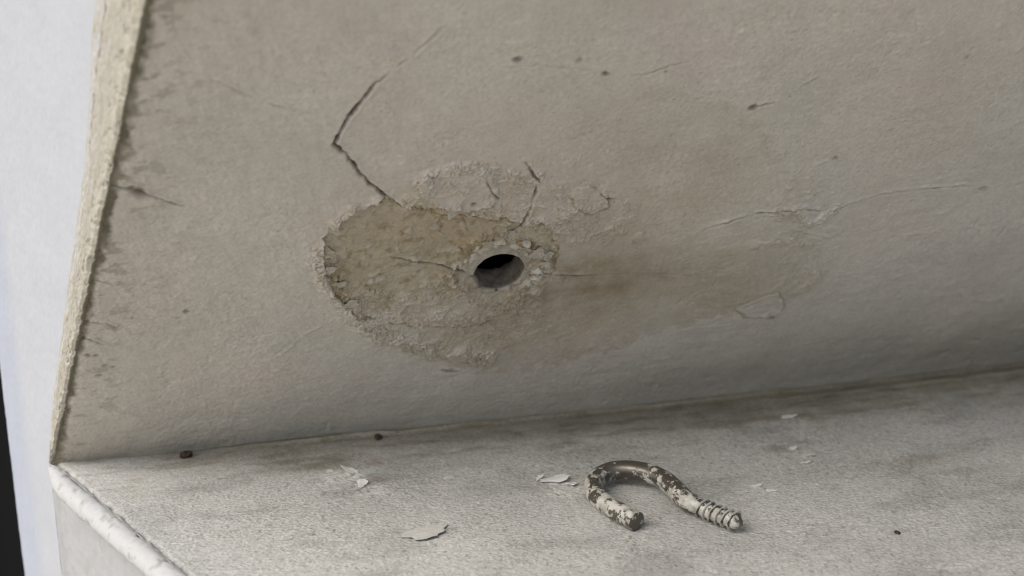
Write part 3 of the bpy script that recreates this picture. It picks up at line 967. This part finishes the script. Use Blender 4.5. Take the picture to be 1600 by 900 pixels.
def strip_left(z):
    zc = np.clip(z, SLz[0], SLz[-1])
    v = np.interp(zc, SLz, SLu)
    return np.where(z > SLz[-1], v + (z - SLz[-1]) * kd, np.where(z < SLz[0], SLu[0], v))


WZ = np.concatenate([-axis(0.4, 60, 0.8, 170)[::-1], axis(0.0, 150, 0.5, 420)])
WU = np.linspace(0, 1, 120)
wu, wz = np.meshgrid(WU, WZ, indexing='ij')
right = strip_left(wz)
uu = UL + (right - UL) * wu
wh = 0.10 * fbm(uu, wz, 8, 400, 3) + 0.05 * fbm(uu, wz, 2, 404, 3)
wc = np.ones(uu.shape + (3,)) * np.array([0.465, 0.482, 0.515])
wl = ss(12, 22, uu - UL + 0.3 * fbm(uu, wz, 9, 412, 2))[..., None]
wc = wc * wl + np.array([0.415, 0.448, 0.515]) * (1 - wl)
wc *= (1 + 0.03 * fbm(uu, wz, 14, 410, 3))[..., None]
# rounded far corner and return into the dark
dl = uu - UL
wh -= 3.0 * np.clip(1 - dl / 3.5, 0, 1) ** 2
WP = P0 + (uu[..., None] * EV + wh[..., None] * NW + wz[..., None] * Z) * 0.001
ret_d = np.linspace(0, 60, 20)
rd, rz = np.meshgrid(ret_d, WZ, indexing='ij')
RP = P0 + ((UL + 0 * rd)[..., None] * EV + (-3.0 - rd)[..., None] * NW + rz[..., None] * Z) * 0.001
RP = RP[::-1]
WPall = np.concatenate([RP, WP], 0)
WCall = np.concatenate([np.ones(RP.shape) * np.array([0.5, 0.5, 0.52]), wc], 0)
T_WAL = empty('white_wall', tuple(P0 + NW * -0.001))
tag(T_WAL, 'bright white plastered wall at the left, ending in a chipped cream corner strip', 'wall')
adopt(grid_obj('wall_face', WPall, M_WALL, None, WCall), T_WAL)

# chipped cream arris strip between wall face and soffit
AZ = axis(-0.2, 150, 0.3, 420)
AU = np.linspace(0, 1, 60)
au, azz = np.meshgrid(AU, AZ, indexing='ij')
lft = strip_left(azz)
rgt = azz * kd
ragn = 0.16 * fbm(azz, azz * 0 + 3.3, 7, 420, 3) + 0.34 * fbm(azz, azz * 0 + 9.1, 1.6, 423, 4, 0.7)
rgt = rgt + ragn * ss(0, 10, azz)
au2 = lft + (rgt - lft) * au
wd = rgt - lft
sth = 0.15 + 0.25 * ss(0.0, 0.35, au) - 0.55 * ss(0.86, 1.0, au) ** 2
stg = fbm((au * wd) * 1.2, azz * 0.6, 3.0, 430, 5, 0.6)
sth = sth + (0.26 * stg + 0.12 * fbm(au2, azz, 1.2, 447, 3)) * ss(0, 0.1, au)
cpx = np.array([px_w(*q) for q in [(168, 5), (164, 40), (156, 95), (149, 150), (145, 190), (142, 225)]])
dck, tck, _ = polydist(au2 + 0.25 * gn(au2, azz, 1.6, 440), azz, cpx)
ck = np.exp(-(dck / 0.35) ** 2) * ss(-0.5, 0.2, gn(au2, azz, 4, 441))
sth -= 0.35 * ck
scol = np.ones(au.shape + (3,)) * np.array([0.41, 0.393, 0.342])
sdk = np.clip(ss(-0.1, 0.5, stg) * 0.45 + ss(0.1, 0.5, fbm(au2, azz * 0.5, 1.3, 449, 3)) * 0.3, 0, 1)[..., None]
g0_ = (1 - ss(0.0, 0.45, au + 0.25 * stg))[..., None]
scol = scol * (1 - g0_ * 0.75) + np.array([0.48, 0.485, 0.48]) * g0_ * 0.75
scol = scol * (1 - sdk) + np.array([0.35, 0.31, 0.23]) * sdk
chipm = ss(0.15, 0.4, fbm(au2 * 1.0, azz * 0.8, 2.4, 451, 4, 0.65)) * ss(0.45, 0.8, au)
sth -= 0.35 * chipm
scol = scol * (1 - chipm[..., None] * 0.55) + np.array([0.26, 0.235, 0.18]) * chipm[..., None] * 0.55
lip = (ss(0.72, 0.95, au) * ss(-0.6, 0.3, fbm(au2, azz, 2.0, 445, 3)))[..., None]
scol = scol * (1 - lip * 0.7) + np.array([0.54, 0.51, 0.42]) * lip * 0.7
scol = scol * (1 - ck[..., None] * 0.7) + np.array([0.22, 0.19, 0.14]) * ck[..., None] * 0.7
AP = P0 + (au2[..., None] * EV + sth[..., None] * NW + azz[..., None] * Z) * 0.001
# wrap the lip round onto the soffit side
lipP = []
for j, dpt in enumerate((0.35, 0.9, 1.6, 2.6)):
    base = AP[-1] - NW * 0.001 * dpt
    base = base + NP[None, :] * 0.0
    lipP.append(base + (EV * (0.10 if j == 0 else -0.05) * 0.001))
lipP = np.array(lipP)
AP2 = np.concatenate([AP, lipP], 0)
lc = np.ones(lipP.shape) * np.array([0.20, 0.18, 0.12])
sc2 = np.concatenate([scol, lc], 0)
adopt(grid_obj('corner_strip', AP2, M_WALL, None, np.clip(sc2, 0.03, 0.8)), T_WAL)

# ------------------------------------------------------------------ added black panel standing in for the dark gap beyond the wall
m_dark, nt, bb = mat_new('dark_gap_black')
bb.inputs['Base Color'].default_value = (0.006, 0.006, 0.0065, 1)
bb.inputs['Roughness'].default_value = 0.9
bb.inputs['Specular IOR Level'].default_value = 0.05
nz = noise_node(nt, 60, 4, 0.6, nd(nt, 'ShaderNodeTexCoord').outputs['Object'])
bp = nd(nt, 'ShaderNodeBump')
bp.inputs['Strength'].default_value = 0.2
bp.inputs['Distance'].default_value = 0.001
nt.links.new(nz.outputs['Fac'], bp.inputs['Height'])
nt.links.new(bp.outputs[0], bb.inputs['Normal'])


def box_mesh(name, lo, hi, bev=0.002):
    import bmesh
    bm_ = bmesh.new()
    bmesh.ops.create_cube(bm_, size=1)
    for v in bm_.verts:
        v.co = Vector([(lo[i] + hi[i]) / 2 + v.co[i] * (hi[i] - lo[i]) for i in range(3)])
    bmesh.ops.bevel(bm_, geom=bm_.edges[:], offset=bev, segments=3, affect='EDGES')
    me = bpy.data.meshes.new(name)
    bm_.to_mesh(me)
    bm_.free()
    return me


def wall_frame():
    return Matrix(((EV[0], NW[0], 0, P0[0]), (EV[1], NW[1], 0, P0[1]), (0, 0, 1, P0[2]), (0, 0, 0, 1)))


t_dark = empty('dark_gap_panel', tuple(P0 + EV * (UL - 60) * 0.001 - NW * 0.03))
tag(t_dark, 'added black panel standing in for the dark gap beyond the left edge of the white wall, out of focus', 'dark_gap_panel')
for nm, lo, hi in (('dark_gap_board', (UL * 0.001 - 0.30, -0.036, -0.16), (UL * 0.001 + 0.004, -0.026, 0.42)),
                   ('dark_gap_batten', (UL * 0.001 - 0.30, -0.026, -0.155), (UL * 0.001 - 0.12, -0.018, 0.41))):
    o = link(nm, box_mesh(nm, lo, hi), m_dark)
    o.parent = t_dark
    o.matrix_local = Matrix.Translation(-Vector(t_dark.location)) @ wall_frame()

# ------------------------------------------------------------------ unseen ground far below, added to bounce light onto the soffit
m_gr = plaster('pavement_concrete', (0.50, 0.465, 0.40), fine=60, fine_amt=0.12, bump=0.3, bdist=0.003, mid=6)
me = bpy.data.meshes.new('pavement')
me.from_pydata([(-60, -60, -1.1), (60, -60, -1.1), (60, 60, -1.1), (-60, 60, -1.1)], [], [(0, 1, 2, 3)])
pv = link('pavement', me, m_gr)
tag(pv, kind='structure')

# ================================================================== SCREW HOOK
def hook_paint():
    m, nt, b = mat_new('chipped_white_paint_on_metal')
    tc = nd(nt, 'ShaderNodeTexCoord')
    v = tc.outputs['Object']
    n1 = noise_node(nt, 500, 8, 0.7, v)
    n2 = noise_node(nt, 1100, 3, 0.6, v)
    at = nd(nt, 'ShaderNodeAttribute')
    at.attribute_name = 'pigment'
    ad = nd(nt, 'ShaderNodeMath', operation='ADD')
    nt.links.new(n1.outputs['Fac'], ad.inputs[0])
    nt.links.new(at.outputs['Fac'], ad.inputs[1])
    ad2 = nd(nt, 'ShaderNodeMath', operation='MULTIPLY_ADD')
    nt.links.new(n2.outputs['Fac'], ad2.inputs[0])
    ad2.inputs[1].default_value = 0.12
    nt.links.new(ad.outputs[0], ad2.inputs[2])
    rp = nd(nt, 'ShaderNodeValToRGB')
    rp.color_ramp.elements[0].position = 0.605
    rp.color_ramp.elements[1].position = 0.645
    rp.color_ramp.elements[0].color = (0, 0, 0, 1)
    rp.color_ramp.elements[1].color = (1, 1, 1, 1)
    nt.links.new(ad2.outputs[0], rp.inputs[0])
    # paint tone with dirt, metal tone with patina
    mp = nd(nt, 'ShaderNodeMix', data_type='RGBA')
    mp.inputs[6].default_value = (0.50, 0.485, 0.435, 1)
    mp.inputs[7].default_value = (0.22, 0.20, 0.155, 1)
    n3 = noise_node(nt, 420, 4, 0.6, v)
    mr3 = nd(nt, 'ShaderNodeMapRange')
    mr3.inputs['From Min'].default_value = 0.44
    mr3.inputs['From Max'].default_value = 0.72
    nt.links.new(n3.outputs['Fac'], mr3.inputs['Value'])
    nt.links.new(mr3.outputs[0], mp.inputs[0])
    mm_ = nd(nt, 'ShaderNodeMix', data_type='RGBA')
    mm_.inputs[6].default_value = (0.11, 0.099, 0.080, 1)
    mm_.inputs[7].default_value = (0.16, 0.145, 0.12, 1)
    nt.links.new(n2.outputs['Fac'], mm_.inputs[0])
    mx = nd(nt, 'ShaderNodeMix', data_type='RGBA')
    nt.links.new(rp.outputs[0], mx.inputs[0])
    nt.links.new(mp.outputs[2], mx.inputs[6])
    nt.links.new(mm_.outputs[2], mx.inputs[7])
    nt.links.new(mx.outputs[2], b.inputs['Base Color'])
    me_ = nd(nt, 'ShaderNodeMath', operation='MULTIPLY')
    nt.links.new(rp.outputs[0], me_.inputs[0])
    me_.inputs[1].default_value = 0.7
    nt.links.new(me_.outputs[0], b.inputs['Metallic'])
    mrr = nd(nt, 'ShaderNodeMapRange')
    mrr.inputs['To Min'].default_value = 0.42
    mrr.inputs['To Max'].default_value = 0.36
    nt.links.new(rp.outputs[0], mrr.inputs['Value'])
    nt.links.new(mrr.outputs[0], b.inputs['Roughness'])
    inv = nd(nt, 'ShaderNodeMath', operation='SUBTRACT')
    inv.inputs[0].default_value = 1
    nt.links.new(rp.outputs[0], inv.inputs[1])
    hh = nd(nt, 'ShaderNodeMath', operation='MULTIPLY_ADD')
    nt.links.new(n2.outputs['Fac'], hh.inputs[0])
    hh.inputs[1].default_value = 0.5
    nt.links.new(inv.outputs[0], hh.inputs[2])
    bp = nd(nt, 'ShaderNodeBump')
    bp.inputs['Strength'].default_value = 0.7
    bp.inputs['Distance'].default_value = 0.00012
    nt.links.new(hh.outputs[0], bp.inputs['Height'])
    nt.links.new(bp.outputs[0], b.inputs['Normal'])
    return m


M_HOOK = hook_paint()
RW = 2.28
# pixel of the wire's centre, height of the centre above the ledge in mm, bias towards bare metal
hk = [(995, 815, 2.3, 0.02), (978, 806, 2.3, 0.0), (960, 796, 2.3, 0.03), (943, 785, 2.3, 0.04), (931, 773, 2.4, 0.03), (927, 761, 2.5, -0.02), (931, 749, 2.8, 0.0), (943, 740, 3.1, 0.07),
      (960, 735, 3.5, 0.14), (982, 734, 3.9, 0.15), (1004, 737, 4.1, 0.12), (1024, 743, 4.1, 0.08), (1042, 753, 3.9, 0.05), (1057, 767, 3.5, 0.05), (1070, 780, 3.0, 0.04), (1086, 789.5, 2.7, 0.02),
      (1102, 796.5, 2.6, 0.0), (1120, 804, 2.6, -0.03), (1138, 811, 2.6, -0.03), (1150, 815.5, 2.6, -0.03), (1159, 819, 2.6, 0.1)]
ctrl = np.array([gnd(x, y, z * 0.001) for x, y, z, _ in hk])
bias = np.array([k[3] for k in hk])


def catmull(P, per=14):
    out = []
    n = len(P)
    for i in range(n - 1):
        p0, p1, p2, p3 = P[max(i - 1, 0)], P[i], P[i + 1], P[min(i + 2, n - 1)]
        for k in range(per):
            t = k / per
            out.append(0.5 * ((2 * p1) + (-p0 + p2) * t + (2 * p0 - 5 * p1 + 4 * p2 - p3) * t * t + (-p0 + 3 * p1 - 3 * p2 + p3) * t ** 3))
    out.append(P[-1])
    return np.array(out)


def smooth(P, it):
    P = P.copy()
    for _ in range(it):
        P[1:-1] = 0.5 * P[1:-1] + 0.25 * (P[:-2] + P[2:])
    return P


path = smooth(catmull(ctrl), 60)
bs = np.interp(np.linspace(0, 1, len(path)), np.linspace(0, 1, len(bias)), bias)
seg = np.r_[0, np.cumsum(np.linalg.norm(np.diff(path, axis=0), axis=1))] * 1000
N = 760
ls = np.linspace(0, seg[-1], N)
path = np.stack([np.interp(ls, seg, path[:, k]) for k in range(3)], 1)
bs = np.interp(ls, seg, bs)
tan = np.gradient(path, axis=0)
tan /= np.linalg.norm(tan, axis=1)[:, None]
side = np.cross(tan, Z)
side /= np.linalg.norm(side, axis=1)[:, None]
upv = np.cross(side, tan)
LEN = ls[-1]
THR0 = LEN - np.linalg.norm(gnd(1157, 818) - gnd(1088, 790)) * 1000          # thread starts here


def wire_r(l):
    r = RW + 0 * l
    r = np.where(l > THR0 - 2, RW - (RW - 1.72) * ss(THR0 - 2, THR0 + 1, l), r)
    tipd = LEN - l
    r = np.where(tipd < 1.6, 1.72 * np.sqrt(np.clip(0.06 + 0.94 * tipd / 1.6, 0, 1)), r)
    return r


nC = 76
cang = np.linspace(0, 2 * np.pi, nC, endpoint=False) - np.pi / 2
rings, rad_, bb2 = [], [], []
# flat sawn end with a tiny chamfer
ends = [(0.0, 0.0, 0.12), (0.0, 0.35, 0.12), (0.0, 0.7, 0.10), (0.0, 0.92, 0.1)]
LL = [(0, k[1], k[2]) for k in ends] + [(i, 1.0, 0) for i in range(1, N)]
C0, Tn, Sd, Uv, Rr, Bb, Lh = [], [], [], [], [], [], []
for i, f, eb in LL:
    C0.append(path[i] - (tan[i] * 0.00015 if f in (0.0, 0.35, 0.7) else 0)); Tn.append(tan[i]); Sd.append(side[i]); Uv.append(upv[i])
    Rr.append(float(wire_r(ls[i])) * f); Bb.append(bs[i] + eb); Lh.append(ls[i])
C0.append(path[-1] + tan[-1] * 0.0002); Tn.append(tan[-1]); Sd.append(side[-1]); Uv.append(upv[-1]); Rr.append(0.02); Bb.append(0.2); Lh.append(LEN)
C0, Sd, Uv = np.array(C0), np.array(Sd), np.array(Uv)
Rr, Bb, Lh = np.array(Rr), np.array(Bb), np.array(Lh)
lum = fbm(Lh[None, :] + 0 * cang[:, None], (cang * 2.1)[:, None] + 0 * Lh[None, :], 5, 500, 3)
RRR = Rr[None, :] * (1 + 0.012 * lum)
HPt = C0[None] + 0.001 * RRR[..., None] * (np.cos(cang)[:, None, None] * Sd[None] + np.sin(cang)[:, None, None] * Uv[None])
hb = np.ones(HPt.shape) * Bb[None, :, None]
# paint survives on the flanks, wears through on top
stk = fbm(Lh[None, :] * 0.30, (cang * 2.4)[:, None] + 0 * Lh[None, :], 2.6, 520, 5, 0.62)
hb += (0.17 * stk)[..., None]
hb += (0.07 * np.sin(cang) ** 3 + 0.005)[:, None, None] * (Lh > 14)[None, :, None]
T_HK = empty('screw_hook', tuple(gnd(1040, 790)))
tag(T_HK, 'bent metal screw hook with chipped white paint lying loose on the ledge', 'hook')
adopt(grid_obj('hook_shank', HPt, M_HOOK, None, hb, wrap=True), T_HK)

# helical thread
turns = 6.6
nT = 900
tl = np.linspace(THR0, LEN - 1.5, nT)
ph = (tl - THR0) / (LEN - 1.3 - THR0) * turns * 2 * np.pi
pc = np.stack([np.interp(tl, ls, path[:, k]) for k in range(3)], 1)
ps = np.stack([np.interp(tl, ls, side[:, k]) for k in range(3)], 1)
pu = np.stack([np.interp(tl, ls, upv[:, k]) for k in range(3)], 1)
pt = np.stack([np.interp(tl, ls, tan[:, k]) for k in range(3)], 1)
rdir = np.cos(ph)[:, None] * ps + np.sin(ph)[:, None] * pu
fade = ss(0, 0.10, (tl - THR0) / (LEN - THR0)) * (1 - ss(0.97, 1.0, (tl - THR0) / (LEN - 1.3 - THR0)))
prf = [(-0.30, -0.15), (-0.20, 0.08), (-0.09, 0.60), (0.0, 0.70), (0.09, 0.60), (0.20, 0.08), (0.30, -0.15)]
rows = []
for dx, dr in prf:
    rr1 = 1.72 + (dr * (0.15 + 0.85 * fade) if dr > 0 else dr)
    rr1 = rr1 + 0.03 * gn(tl * 3, tl * 0 + dx, 1.5, 510)
    rows.append(pc + 0.001 * (rdir * np.array(rr1)[:, None] + pt * dx))
TP = np.array(rows)
tb = np.ones(TP.shape) * np.array([0.16, 0.10, -0.06, -0.08, -0.02, 0.12, 0.16])[:, None, None]  # paint on crests, metal in valleys: lit edges and shadows put into colour
adopt(grid_obj('screw_thread', TP, M_HOOK, None, tb), T_HK)

# ================================================================== CRUMBS AND FLAKES ON THE LEDGE
def crumb_mesh(name, rx, ry, rz, seed):
    import bmesh
    from mathutils import noise
    bm_ = bmesh.new()
    bmesh.ops.create_icosphere(bm_, subdivisions=4, radius=1)
    for v in bm_.verts:
        n = noise.noise(v.co * 1.3 + Vector((seed, 0, 0))) * 0.45 + noise.noise(v.co * 3.5 + Vector((0, seed, 0))) * 0.22
        v.co *= 1 + n
        v.co = Vector((v.co.x * rx, v.co.y * ry, v.co.z * rz))
    for f in bm_.faces:
        f.smooth = True
    me = bpy.data.meshes.new(name)
    bm_.to_mesh(me)
    bm_.free()
    return me


for (cx, cy, rx, ry, rz, sd_, lab) in ((290, 713, 0.0016, 0.0011, 0.0010, 3.3, 'larger dark brown crumb on the ledge near the left corner'),
                                       (591, 685, 0.0013, 0.0009, 0.0007, 8.1, 'smaller dark brown crumb against the crease, right of the larger one'),
                                       (1402, 833, 0.0007, 0.0005, 0.0003, 5.7, 'tiny dark speck of grit right of the screw hook')):
    g = gnd(cx, cy)
    o = link('crumb', crumb_mesh('crumb', rx, ry, rz, sd_), M_CRUMB)
    o.location = (g[0], g[1], ledge_z(g[0], g[1]) + rz * 0.6)
    o.rotation_euler = (0.1, 0.2, sd_)
    tag(o, lab, 'crumb', 'dark crumbs on the ledge')

lf = [(868, 751, 7.0, 3.2, 10, 0.9, 1, 'largest white paint flake, left of the screw hook'),
      (893, 757, 3.0, 1.8, -30, 0.5, 1, 'small white paint flake between the largest white flake and the screw hook'),
      (843, 748, 2.4, 1.3, 60, 0.4, 1, 'small white flake touching the left end of the largest white flake'),
      (547, 738, 3.8, 2.2, 150, 0.8, 1, 'upper of two white flakes in the scuffed patch left of centre'),
      (566, 757, 3.4, 2.2, 80, 0.7, 1, 'lower of two white flakes in the scuffed patch left of centre'),
      (1232, 652, 4.2, 2.0, 0, 0.5, 0, 'oval cream flake near the crease, above the screw end of the hook'),
      (1240, 700, 2.0, 1.3, 20, 0.4, 1, 'topmost small white chip in the short row beyond the screw tip'),
      (1259, 724, 2.3, 1.2, 0, 0.4, 1, 'brightest white chip at the lower end of the short row beyond the screw tip'),
      (1262, 712, 3.0, 1.5, -15, 0.35, 0, 'cream chip in the middle of the short row beyond the screw tip'),
      (1184, 760, 2.0, 1.0, 10, 0.3, 1, 'tiny white chip just behind the screw tip, the left one of two'),
      (1204, 768, 2.2, 1.1, -20, 0.3, 1, 'tiny white chip just behind the screw tip, the right one of two'),
      (666, 833, 11.5, 5.0, -62, 0.75, 0, 'wide thin grey flake with a curled front edge, lower middle of the ledge')]
for i, (cx, cy, L, W, dg, cu, wh_, lab) in enumerate(lf):
    g = gnd(cx, cy)
    if 'wide thin' in lab:
        L, W, cu = 6.0, 10.0, 0.30
    me = flake_mesh('loose_paint_flake', L * 0.001, W * 0.001, cu * 0.001, 0.0002, 40 + i)
    o = link('loose_paint_flake', me, M_CHIPW if wh_ else (M_THIN if 'wide thin' in lab else M_CHIP))
    o.location = (g[0], g[1], ledge_z(g[0], g[1]) + (0.00035 if 'wide thin' in lab else 0.00018))
    o.rotation_euler = (0, 0, rad(dg))
    tag(o, lab, 'paint flake', 'paint flakes fallen on the ledge')
